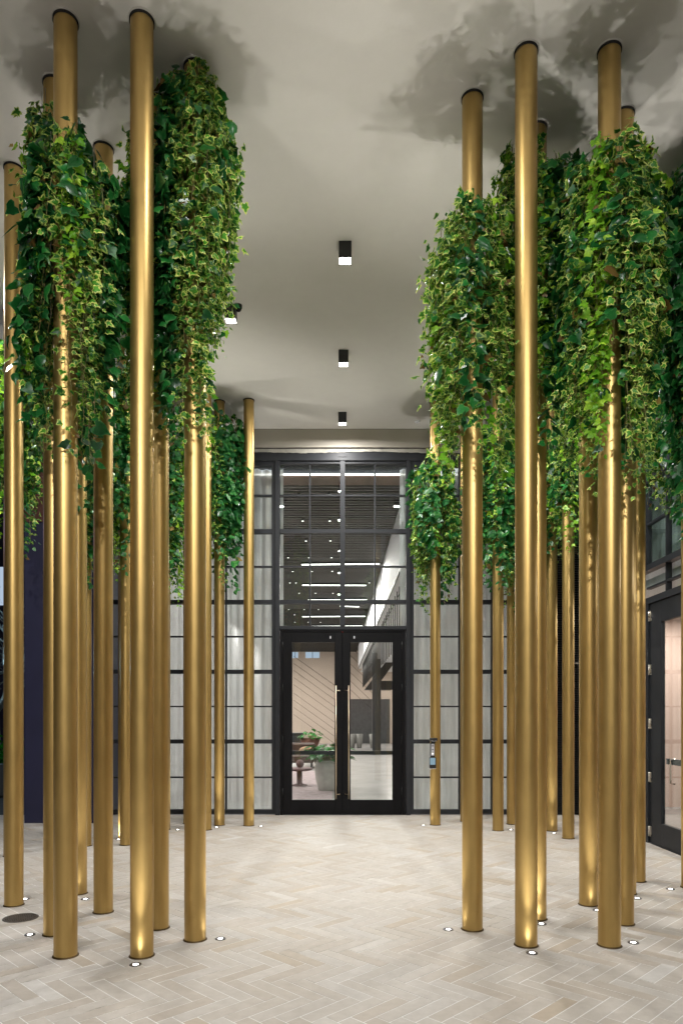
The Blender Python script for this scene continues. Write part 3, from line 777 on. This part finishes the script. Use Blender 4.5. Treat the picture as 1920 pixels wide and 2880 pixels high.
for k, (px, py, lab) in COLS.items():
    x, y = POS[k]
    if first is None:
        first = thing('gold_column', lab, 'column', (x, y, 0), 'satin gold columns of the portico')
        MB().lathe(x, y, [(CR, .004), (CR, CEIL - .004)], 64, False).build('shaft', M['gold'], first)
        MB().lathe(x, y, [(CR - .004, CEIL - .02), (CR + .006, CEIL - .02), (CR + .006, CEIL - .001), (CR - .004, CEIL - .001)], 48, False).build('shadow_ring', M['dark'], first)
        MB().lathe(x, y, [(CR + .0065, CEIL - .006), (CR + .014, CEIL - .006), (CR + .014, CEIL - .001)], 48, False).build('ceiling_collar', M['collar'], first)
        MB().lathe(x, y, [(CR + .009, .001), (CR + .008, .004), (CR - .001, .010)], 48, False).build('base_flange', M['baseflange'], first)
    else:
        copy_tree(first, (x, y, 0), lab)

# ================================================================== HANGING IVY
def template(outline, center, inner=.70, fold=.18, curl=.30, jit=0):
    """leaf lying in xy, tip at +y, returns verts, tris, material offset per tri (0 blade, 1 margin)"""
    half = outline
    pts = half + [(-x, y) for x, y in reversed(half[1:-1])]
    n = len(pts); c = np.array(center); jr = np.random.default_rng(jit)
    out = np.array(pts, float) * (1 + (jr.uniform(-.12, .12, (n, 1)) if jit else 0)); inn = c + (out - c) * (inner + (jr.uniform(-.20, .14, (n, 1)) if jit else 0))
    V = np.vstack([out, inn, c[None]])
    z = -np.abs(V[:, 0]) * fold * 2 - curl * V[:, 1] ** 2 + .03
    V = np.column_stack([V, z])
    T, Mi = [], []
    for i in range(n):
        j = (i + 1) % n
        T += [(i, j, n + j), (i, n + j, n + i)]; Mi += [1, 1]
        T.append((n + i, n + j, 2 * n)); Mi.append(0)
    return V, np.array(T), np.array(Mi)
def template_far(outline, fold=.12, curl=.15):
    pts = outline + [(-x, y) for x, y in reversed(outline[1:-1])]
    V = np.array(pts + [(0, .35)], float); n = len(pts)
    z = -np.abs(V[:, 0]) * fold * 2 - curl * V[:, 1] ** 2
    V = np.column_stack([V, z]); T = [(i, (i + 1) % n, n) for i in range(n)]
    return V, np.array(T), np.array([1 if i in (0, n - 1, n // 2) else 0 for i in range(n)])
IVY = [(0, .02), (.16, -.10), (.40, -.06), (.34, .12), (.56, .30), (.30, .40), (.20, .62), (0, 1.0)]
HEART = [(0, .03), (.20, -.10), (.40, .02), (.44, .25), (.34, .52), (.16, .80), (0, 1.02)]
IVYF = [(0, 0), (.36, -.05), (.34, .12), (.52, .30), (.24, .45), (0, 1.0)]
HEARTF = [(0, 0), (.40, .05), (.36, .5), (0, 1.0)]
IVY2 = [(0, .02), (.20, -.12), (.44, -.02), (.36, .16), (.46, .34), (.26, .44), (.15, .70), (0, .96)]
IVY3 = [(0, .02), (.12, -.06), (.30, -.04), (.30, .14), (.62, .36), (.24, .38), (.22, .58), (0, 1.08)]
TPL = {'ivy': template(IVY, (0, .30), .72, jit=3), 'ivy2': template(IVY2, (0, .30), .78, .25, .42, jit=5), 'ivy3': template(IVY3, (0, .30), .68, .12, .2, jit=8),
       'heart': template(HEART, (0, .36), .86, .16, .34, jit=4),
       'ivyf': template_far(IVYF), 'heartf': template_far(HEARTF)}
def leaves_mesh(name, root, groups):
    """groups: list of (template key, base material index, pos, axis, normal, size) arrays; one mesh"""
    allV, allT, allM = [], [], []; off = 0
    for key, mb, P, A, Nn, Sz in groups:
        if len(P) == 0: continue
        V, T, Mi = TPL[key]
        A = A / np.linalg.norm(A, axis=1, keepdims=True)
        Nn = Nn - (Nn * A).sum(1, keepdims=True) * A; Nn = Nn / np.linalg.norm(Nn, axis=1, keepdims=True)
        X = np.cross(A, Nn)
        wob = rng.uniform(.8, 1.15, len(P)); curl = rng.uniform(-.6, 1.9, len(P))
        W = (P[:, None] + Sz[:, None, None] * (V[None, :, 0:1] * X[:, None] * wob[:, None, None] + V[None, :, 1:2] * A[:, None] + V[None, :, 2:3] * Nn[:, None] * curl[:, None, None]))
        n, k = W.shape[:2]
        allV.append(W.reshape(-1, 3)); allT.append((T[None] + (off + np.arange(n) * k)[:, None, None]).reshape(-1, 3))
        allM.append(np.tile(Mi + mb, n)); off += n * k
    V, T, Mi = np.vstack(allV) - np.array(parent_origin(root)), np.vstack(allT), np.concatenate(allM)
    me = bpy.data.meshes.new(name)
    me.vertices.add(len(V)); me.vertices.foreach_set('co', V.astype(np.float32).ravel())
    me.loops.add(T.size); me.loops.foreach_set('vertex_index', T.astype(np.int32).ravel())
    me.polygons.add(len(T)); me.polygons.foreach_set('loop_start', np.arange(0, T.size, 3, dtype=np.int32))
    me.polygons.foreach_set('material_index', Mi.astype(np.int32))
    for mm in ('leafA', 'rimA', 'leafB', 'rimB', 'leafC', 'leafC', 'leafE', 'leafE'): me.materials.append(M[mm])
    me.update(calc_edges=True); me.validate()
    o = bpy.data.objects.new(name, me); COL.objects.link(o); o.parent = root
    return o
def ivy(col, zt, zb, R, label, near=True, seed=0, strands=46, taper=.25, dens=1.0, drapes=6, limey=.5, off=(0, 0), ncl=9, gap=.34, lob=1.0):
    global rng
    rng = np.random.default_rng(100 + seed); rn = random.Random(100 + seed)
    cx, cy = POS[col]; cx += off[0]; cy += off[1]
    root = thing('hanging_ivy', label, 'hanging plant', (cx, cy, zt), 'hanging ivy around the gold columns')
    buckets = {}
    stems, wires = MB(), MB()
    H = zt - zb
    lobes = [(rn.uniform(0, 2 * PI), rn.uniform(zb, zt), rn.uniform(-.38, .42)) for _ in range(11)]
    def env(a, z):
        f = 1.0
        for la, lz, am in lobes:
            da = (a - la + PI) % (2 * PI) - PI
            f += lob * am * math.exp(-(da / .8) ** 2 - ((z - lz) / .35) ** 2)
        t = (zt - z) / H
        return f * (.84 + .32 * min(1, t * 3.5) - taper * max(0, t - .45))
    if near: base_sz, step, nst = .052, .027, int(strands * 1.1)
    else: base_sz, step, nst = .062, .040, int(strands * 1.05)
    cl0 = rn.uniform(0, 6.28)
    clus = [(cl0 + 2 * PI * (i + rn.uniform(-.3, .3)) / ncl, rn.choices(['ivy', 'heart', 'lime', 'ivy'], [3, 1.6, 2.2 * limey, 1])[0], rn.uniform(.80, 1.12), rn.uniform(0, gap), rn.uniform(.75, 1.05)) for i in range(ncl)]
    for s in range(nst + drapes):
        ca, ctyp, crad, ctop, clen = clus[s % ncl] if rn.random() < .86 else clus[rn.randrange(ncl)]
        a = ca + rn.gauss(0, .14); inner = s % 5 == 0
        rad0 = R * crad * (rn.uniform(.40, .6) if inner else rn.uniform(.72, 1.0)); rad0 = max(rad0, CR + .03)
        z = zt - rn.uniform(0, .10) - ctop - (0 if rn.random() < .8 else rn.uniform(0, H * .35))
        L = (z - zb) * clen * (rn.uniform(.72, 1.02) if rn.random() < .75 else rn.uniform(.35, .75))
        if s >= nst: L = (z - zb) + rn.uniform(.05, .28)
        zend = z - L
        typ = ctyp if rn.random() < .55 else rn.choices(['ivy', 'heart', 'lime'], [3, 1.2, 2 * limey])[0]
        pth = []; da = 0; dr = 0; k = 0
        while z > zend:
            da += rn.gauss(0, .03); dr += rn.gauss(0, .006); da *= .97; dr *= .96
            aa = a + da; rr = max(CR + .025, rad0 * env(aa, z) + dr)
            p = np.array((cx + rr * math.cos(aa), cy + rr * math.sin(aa), z)); pth.append(tuple(p))
            outw = np.array((math.cos(aa), math.sin(aa), 0)); tang = np.array((-math.sin(aa), math.cos(aa), 0))
            frac = (z - zend) / max(L, .01)
            npl = 2 if rn.random() < .55 * dens else 1
            for _ in range(npl):
                sgn = 1 if (k + _) % 2 else -1
                tt = typ if rn.random() < .9 else rn.choice(['ivy', 'heart', 'ivy'])
                sz = base_sz * rn.choice([rn.uniform(.45, 1.0), rn.uniform(.7, 1.3), rn.uniform(.9, 1.5)]) * (1.5 if tt == 'heart' else 1.0) * (.5 + .5 * min(1, frac * 5 + .15))
                A = tang * sgn * rn.uniform(.1, 1.1) + np.array((0, 0, -1)) * rn.uniform(.15, 1.1) + outw * rn.uniform(-.1, .9)
                Nn = outw * rn.uniform(.25, 1.1) + np.array((0, 0, 1)) * rn.uniform(-.55, 1.0) + tang * rn.gauss(0, .7)
                pet = outw * (rn.uniform(0, .045) if rn.random() < .86 else rn.uniform(.04, .115)) + tang * sgn * rn.uniform(0, .045) + np.array((0, 0, rn.uniform(-.03, .02)))
                kk = {'ivy': ('ivy' if near else 'ivyf', 0), 'heart': ('heart' if near else 'heartf', 2), 'lime': ('ivy' if near else 'ivyf', 4)}[tt]
                if kk[0] == 'ivy': kk = (rn.choice(['ivy', 'ivy2', 'ivy3']), kk[1])
                if rn.random() < .022: kk = (kk[0], 6)
                buckets.setdefault(kk, []).append((p + pet, A, Nn, sz))
                if near:
                    q0, q1 = p, p + pet + A / np.linalg.norm(A) * sz * .08; sw = np.array((.0011, .0009, .0008))
                    b0 = len(stems.v); stems.v += [tuple(q0 - sw), tuple(q0 + sw), tuple(q1 + sw * .8), tuple(q1 - sw * .8)]; stems.f.append((b0, b0 + 1, b0 + 2, b0 + 3)); stems.sm.append(False)
            z -= step * rn.uniform(.7, 1.3); k += 1
        if len(pth) > 2:
            pp = pth[::3] + [pth[-1]]
            stems.tube(pp, .0034, 4, .0015)
    for q in range(5):
        a = rn.uniform(0, 2 * PI); rr = max(CR + .05, R * .62)
        wires.tube([(cx + rr * math.cos(a), cy + rr * math.sin(a), zt - .03), (cx + rr * math.cos(a), cy + rr * math.sin(a), zb + H * .35)], .0014, 3)
    gr = []
    for (key, mb), L in buckets.items():
        gr.append((key, mb, np.array([l[0] for l in L]), np.array([l[1] for l in L]), np.array([l[2] for l in L]), np.array([l[3] for l in L])))
    leaves_mesh('leaves', root, gr)
    stems.build('stems', M['stem'], root); wires.build('support_wire', M['wire'], root)
IV = [
 ('L2', 5.80, 3.75, .150, 'dark ivy sleeve reaching the ceiling at the upper left, behind the foremost left column', True, dict(limey=.3, off=(.03, .02), lob=.45)),
 ('L3', 5.14, 3.32, 0.215, 'ivy sleeve on the foremost left column, starting below a bare column top', True, dict(limey=.6, drapes=6, off=(.045, 0), lob=.7)),
 ('L4', 5.84, 3.35, 0.19, 'ivy sleeve hidden behind the foremost left column, around the column with the lit foot', True, dict(limey=.4, strands=36)),
 ('L1c', 5.6, 3.5, 0.25, 'dark ivy sleeve at the left edge of the photo behind the leftmost column', False, dict(limey=.5)),
 ('L5', 5.35, 3.25, 0.23, 'far ivy sleeve whose tip hangs beside the left group of front columns', False, dict()),
 ('L7', 5.84, 3.32, 0.23, 'dark far ivy sleeve left of the tall bare left column', False, dict()),
 ('L9', 5.74, 3.62, 0.22, 'shadowed ivy sleeve right behind the tall bare left column', True, dict(limey=.3)),
 ('L9b', 5.5, 3.22, 0.23, 'far ivy sleeve hanging lowest between the tall bare and the innermost left columns', False, dict(drapes=9)),
 ('L10', 5.85, 3.52, 0.17, 'bright ivy sleeve on the innermost left column, close up to the ceiling', True, dict(limey=.9, strands=58, drapes=8, ncl=12, gap=.10)),
 ('L12', 5.85, 3.45, 0.27, 'dark ivy sleeve before the curtained windows left of the double door', False, dict(limey=.3, taper=.3, strands=60)),
 ('R1', 5.08, 3.22, 0.26, 'tapering ivy sleeve just right of the double door, above the intercom', False, dict(limey=.4, taper=.55, strands=60)),
 ('R2', 5.15, 3.30, 0.235, 'bright ivy sleeve on the innermost right column below a bare column top', True, dict(limey=.8, strands=56, drapes=10)),
 ('R3', 5.5, 3.28, 0.255, 'far dark ivy sleeve right behind the innermost right column', False, dict(limey=.4)),
 ('R4', 5.4, 3.22, 0.21, 'far ivy sleeve just left of the tall bare right column', False, dict(limey=.6)),
 ('R6', 5.85, 3.60, 0.205, 'ivy sleeve touching the ceiling behind the tall bare right column', True, dict(limey=.4)),
 ('R7', 5.3, 3.65, 0.2, 'far ivy sleeve in front of the black louvres, right of the tall bare column', False, dict()),
 ('R8', 5.2, 3.78, 0.17, 'short far ivy sleeve on the column standing in the louvre gap', False, dict(limey=.7)),
 ('R9', 5.76, 3.45, 0.22, 'ivy sleeve left behind the widest right sleeve', True, dict(limey=.6)),
 ('R10', 5.24, 3.25, 0.265, 'widest ivy sleeve, on the foremost right column', True, dict(limey=.8, strands=66, drapes=10, ncl=12, gap=.2)),
 ('R12', 5.6, 3.72, 0.2, 'ivy sleeve in front of the side storefront, right of the widest sleeve', True, dict(limey=.6, strands=36)),
 ('R13', 5.7, 3.5, 0.22, 'dark ivy sleeve at the right edge, behind the nearer right-edge sleeve', True, dict(limey=.3, strands=36)),
 ('R14', 5.84, 3.15, 0.26, 'ivy sleeve cut off by the right edge of the photo with long trailing tips', True, dict(limey=.4, drapes=9)),
]
for i, (c, zt, zb, R, lab, near, kw) in enumerate(IV): ivy(c, zt, zb, R, lab, near, i, **kw)

# ================================================================== CEILING LIGHTS
WARM = (1, .975, .95)
CLP = 50.
def ceiling_light(x, y, label, power):
    t = thing('ceiling_light', label, 'ceiling light', (x, y, CEIL), 'square black downlights under the portico ceiling')
    h = .058; z0, z1 = CEIL - .153, CEIL - .0005
    b = MB()
    b.box(x - h, x + h, y - h, y - h + .006, z0, z1); b.box(x - h, x + h, y + h - .006, y + h, z0, z1)
    b.box(x - h, x - h + .006, y - h + .0061, y + h - .0061, z0, z1); b.box(x + h - .006, x + h, y - h + .0061, y + h - .0061, z0, z1)
    b.build('housing', M['black'], t)
    MB().box(x - h + .0065, x + h - .0065, y - h + .0065, y + h - .0065, z0 + .004, z0 + .010).build('diffuser', M['aperture'], t)
    lamp('downlight', 'AREA', (x, y, z0 - .004), power, WARM, t, .10, target=(x, y, 0))
    return t
xc = .07
ceiling_light(xc, 6.483 + .058, 'square black downlight nearest the camera in the middle of the ceiling', CLP)
ceiling_light(xc, 8.406 + .058, 'middle one of three square black downlights in line above the doors', CLP * 1.15)
ceiling_light(xc, 10.12 + .058, 'square black downlight closest to the double door', CLP * .85)
ceiling_light(fx(648, 7.5), 7.53, 'square black downlight half hidden by the bright ivy on the left', CLP)
ceiling_light(fx(1262, 7.5), 7.53, 'square black downlight hidden in the ivy on the right', CLP)
ceiling_light(xc, 3.75, 'square black downlight just above the top edge of the photo', CLP * .6)
for x, y, p in ((xc, 1.0, 1.15), (-2.6, -2.6, 2.4), (2.7, -2.6, 2.4), (xc, -2.6, 2.4)):  # unseen fixtures added over the camera as extra light
    t = ceiling_light(x, y, 'square black downlight added out of view over the camera to light the portico', CLP * p)
    if abs(x) > 1:
        lamp('column_fill_spot', 'SPOT', (x * .6, y, CEIL - .17), 930, WARM, t, angle=54, blend=1.0, radius=.06, target=(x * .85, 5.2, 2.75))  # added spot, brightens columns and ivy from the front
for x, y in ((-3.9, 6.6), (3.0, 7.6)):  # side fixtures added to lift the light on the paving
    ceiling_light(x, y, 'square black downlight added at the side of the portico to brighten the paving', CLP * 1.4)
# dome camera and sprinkler
x, y = fx(672, 7.55), 7.50
t = thing('dome_camera', 'small black dome camera on the ceiling beside the left ivy', 'camera', (x, y, CEIL))
MB().lathe(x, y, [(.04, CEIL - .03), (.04, CEIL - .001)], 20).build('mount', M['black'], t)
MB().sphere((x, y, CEIL - .035), .035).build('dome', M['doorblk'], t)
x, y = fx(1173, 10.44), 10.44
t = thing('smoke_detector', 'small white round detector on the ceiling right of the downlight row', 'detector', (x, y, CEIL))
MB().lathe(x, y, [(.03, CEIL - .022), (.036, CEIL - .016), (.04, CEIL - .001)], 24).build('cover', M['white'], t); MB().lathe(x, y, [(.012, CEIL - .028), (.012, CEIL - .0225)], 12).build('sensor', M['plate'], t)

# ================================================================== FLOOR UPLIGHTS
UP = [(84, 2630.5, 'L2', 'floor uplight at the lower left beside the round drain'), (381, 2715, 'L8', 'floor uplight in front of the tall bare left column'),
      (619.7, 2642, 'L10', 'floor uplight right of the innermost left ivy column'), (609, 2328, 'L12', 'small far floor uplight at the foot of the dark left sleeve column'),
      (733.6, 2325, 'L13', 'small far floor uplight left of the double door'), (500, 2334.7, 'L9b', 'small far floor uplight left of the innermost left column foot'),
      (70, 2530, 'L1', 'floor uplight peeking out right of the leftmost column foot'), (333, 2362, 'L7', 'far floor uplight behind the tall bare left column'),
      (240, 2530, 'L4', 'floor uplight hidden at the lit foot behind the foremost left column'),
      (1260, 2616, 'R2', 'floor uplight left of the innermost right column'), (1495.8, 2682, 'R5', 'floor uplight in front of the tall bare right column'),
      (1780.6, 2653, 'R10', 'floor uplight right of the foremost right ivy column'), (1679.5, 2562, 'R9', 'floor uplight tucked left of the foremost right column'),
      (1791, 2528, 'R11', 'floor uplight behind the overlapped right column'), (1884.7, 2502, 'R13', 'floor uplight in front of the side door at the right edge'),
      (1190, 2322.5, 'R1', 'small far floor uplight right of the double door'), (1435.8, 2334.7, 'R3', 'small far floor uplight between two far right columns'),
      (1557, 2344.5, 'R7', 'small far floor uplight at the lit foot before the louvres'), (1522, 2600, 'R6', 'floor uplight hidden behind the tall bare right column')]
ULP = 78.
fu = None
for px, py, c, lab in UP:
    d = floor_d(py); x = fx(px, d)
    if fu is None:
        fu = thing('floor_uplight', lab, 'floor light', (x, d, 0), 'round uplights set in the pavement')
        MB().lathe(x, d, [(.036, .0), (.036, .0040), (.033, .0055), (.0175, .0045), (.0172, .002)], 28, False).build('trim_ring', M['darksteel'], fu)
        MB().lathe(x, d, [(.0168, .0012), (.0168, .0030)], 24).build('lens', M['lens'], fu)
        u = fu
    else: u = copy_tree(fu, (x, d, 0), lab)
    tx, ty = POS[c]
    lamp('uplight', 'SPOT', (x, d, .012), ULP * (1.0 if d < 7 else 1.5), (1, .97, .92), u, angle=44, blend=1.0, radius=.017,
         target=(x + (tx - x) * .1, d + (ty - d) * .1, 4.6))
    lamp('uplight_spill', 'SPOT', (x, d, .012), 2.6, (1, .97, .92), u, angle=140, blend=1.0, radius=.018, target=(x, d, 4))

# ================================================================== SMALL THINGS
d = 5.26; x = fx(58, d)
t = thing('floor_drain', 'round bronze drain grate in the pavement at the lower left', 'drain', (x, d, 0))
MB().lathe(x, d, [(.108, .0008), (.108, .0035), (.125, .0035), (.125, .0008)], 40, False).build('rim', M['bronze'], t)
MB().lathe(x, d, [(.107, .0006), (.107, .0010)], 36).build('pit', M['dark'], t)
g = MB()
for k in range(-6, 7):
    o = k * .0165; L = math.sqrt(max(0, .107 ** 2 - o * o))
    g.box(x + o - .004, x + o + .004, d - L, d + L, .0012, .0042)
    if k % 2 == 0: g.box(x - L, x + L, d + o - .004, d + o + .004, .0012, .0046)
g.build('grate', M['bronze'], t)
cx_, cy_ = POS['R1']; dd_ = cy_ - CR - .012
def ix(px): return fx(px, dd_)
def iz(py): return fz(py, dd_)
t = thing('door_intercom', 'black entry intercom with silver strip and pale screen on a column beside the door', 'intercom', (cx_, dd_, iz(2160)))
h = MB().box(ix(1207), ix(1228), dd_ - .07, dd_ + .012, iz(2084), iz(2076)); h.box(ix(1211), ix(1223), dd_ - .03, dd_ + .012, iz(2090), iz(2084.1))
h.build('camera_head', M['black'], t, bevel=.004)
b = MB().box(ix(1209.5), ix(1222), dd_ - .025, dd_ + .016, iz(2130), iz(2090.1)).build('body', M['black'], t, bevel=.003)
p = MB().box(ix(1211.3), ix(1220), dd_ - .029, dd_ - .0255, iz(2125.5), iz(2092.5)).build('faceplate', M['plate'], b)
for q, yy in enumerate((2097, 2107, 2115)): MB().box(ix(1213.5), ix(1217.5), dd_ - .031, dd_ - .0292, iz(yy + 2.5), iz(yy)).build('button', M['charcoal'], b)
MB().lathe(ix(1215.3), dd_ - .030, [(.006, iz(2121)), (.006, iz(2118))], 10).build('indicator_light', M['glow'], b)
r = MB().box(ix(1207), ix(1225), dd_ - .035, dd_ + .016, iz(2162.5), iz(2130.6)).build('card_reader', M['black'], t, bevel=.004)
MB().box(ix(1208), ix(1222.5), dd_ - .039, dd_ - .0355, iz(2151), iz(2132)).build('screen', M['screen'], r)

# ================================================================== WORLD, CAMERA, RENDER
SUNEL, SKYS = -2, .12
w = bpy.data.worlds.new('World'); S.world = w; w.use_nodes = True
nt = w.node_tree; nt.nodes.clear()
sky = nt.nodes.new('ShaderNodeTexSky'); sky.sky_type = 'NISHITA'; sky.sun_disc = False
sky.sun_elevation = math.radians(SUNEL); sky.sun_rotation = math.radians(180)
bg = nt.nodes.new('ShaderNodeBackground'); bg.inputs[1].default_value = SKYS
o = nt.nodes.new('ShaderNodeOutputWorld'); nt.links.new(sky.outputs[0], bg.inputs[0]); nt.links.new(bg.outputs[0], o.inputs[0])

cam = bpy.data.cameras.new('camera'); co = bpy.data.objects.new('camera', cam); COL.objects.link(co)
co.location = (0, 0, HC); co.rotation_euler = (PI / 2, 0, 0)
cam.sensor_fit = 'HORIZONTAL'; cam.sensor_width = 36; cam.lens = 36 * F / 1920
cam.shift_x = (960 - CX) / 1920; cam.shift_y = (HY - 1440) / 1920; cam.clip_end = 400; cam.clip_start = .05
S.camera = co
S.view_settings.view_transform = 'Standard'; S.view_settings.look = 'None'; S.view_settings.exposure = 0; S.view_settings.gamma = 1
cy = S.cycles
cy.max_bounces = 8; cy.diffuse_bounces = 4; cy.glossy_bounces = 4; cy.transmission_bounces = 4; cy.transparent_max_bounces = 12
cy.sample_clamp_indirect = 6; cy.sample_clamp_direct = 0; cy.caustics_reflective = False; cy.caustics_refractive = False
cy.use_denoising = True
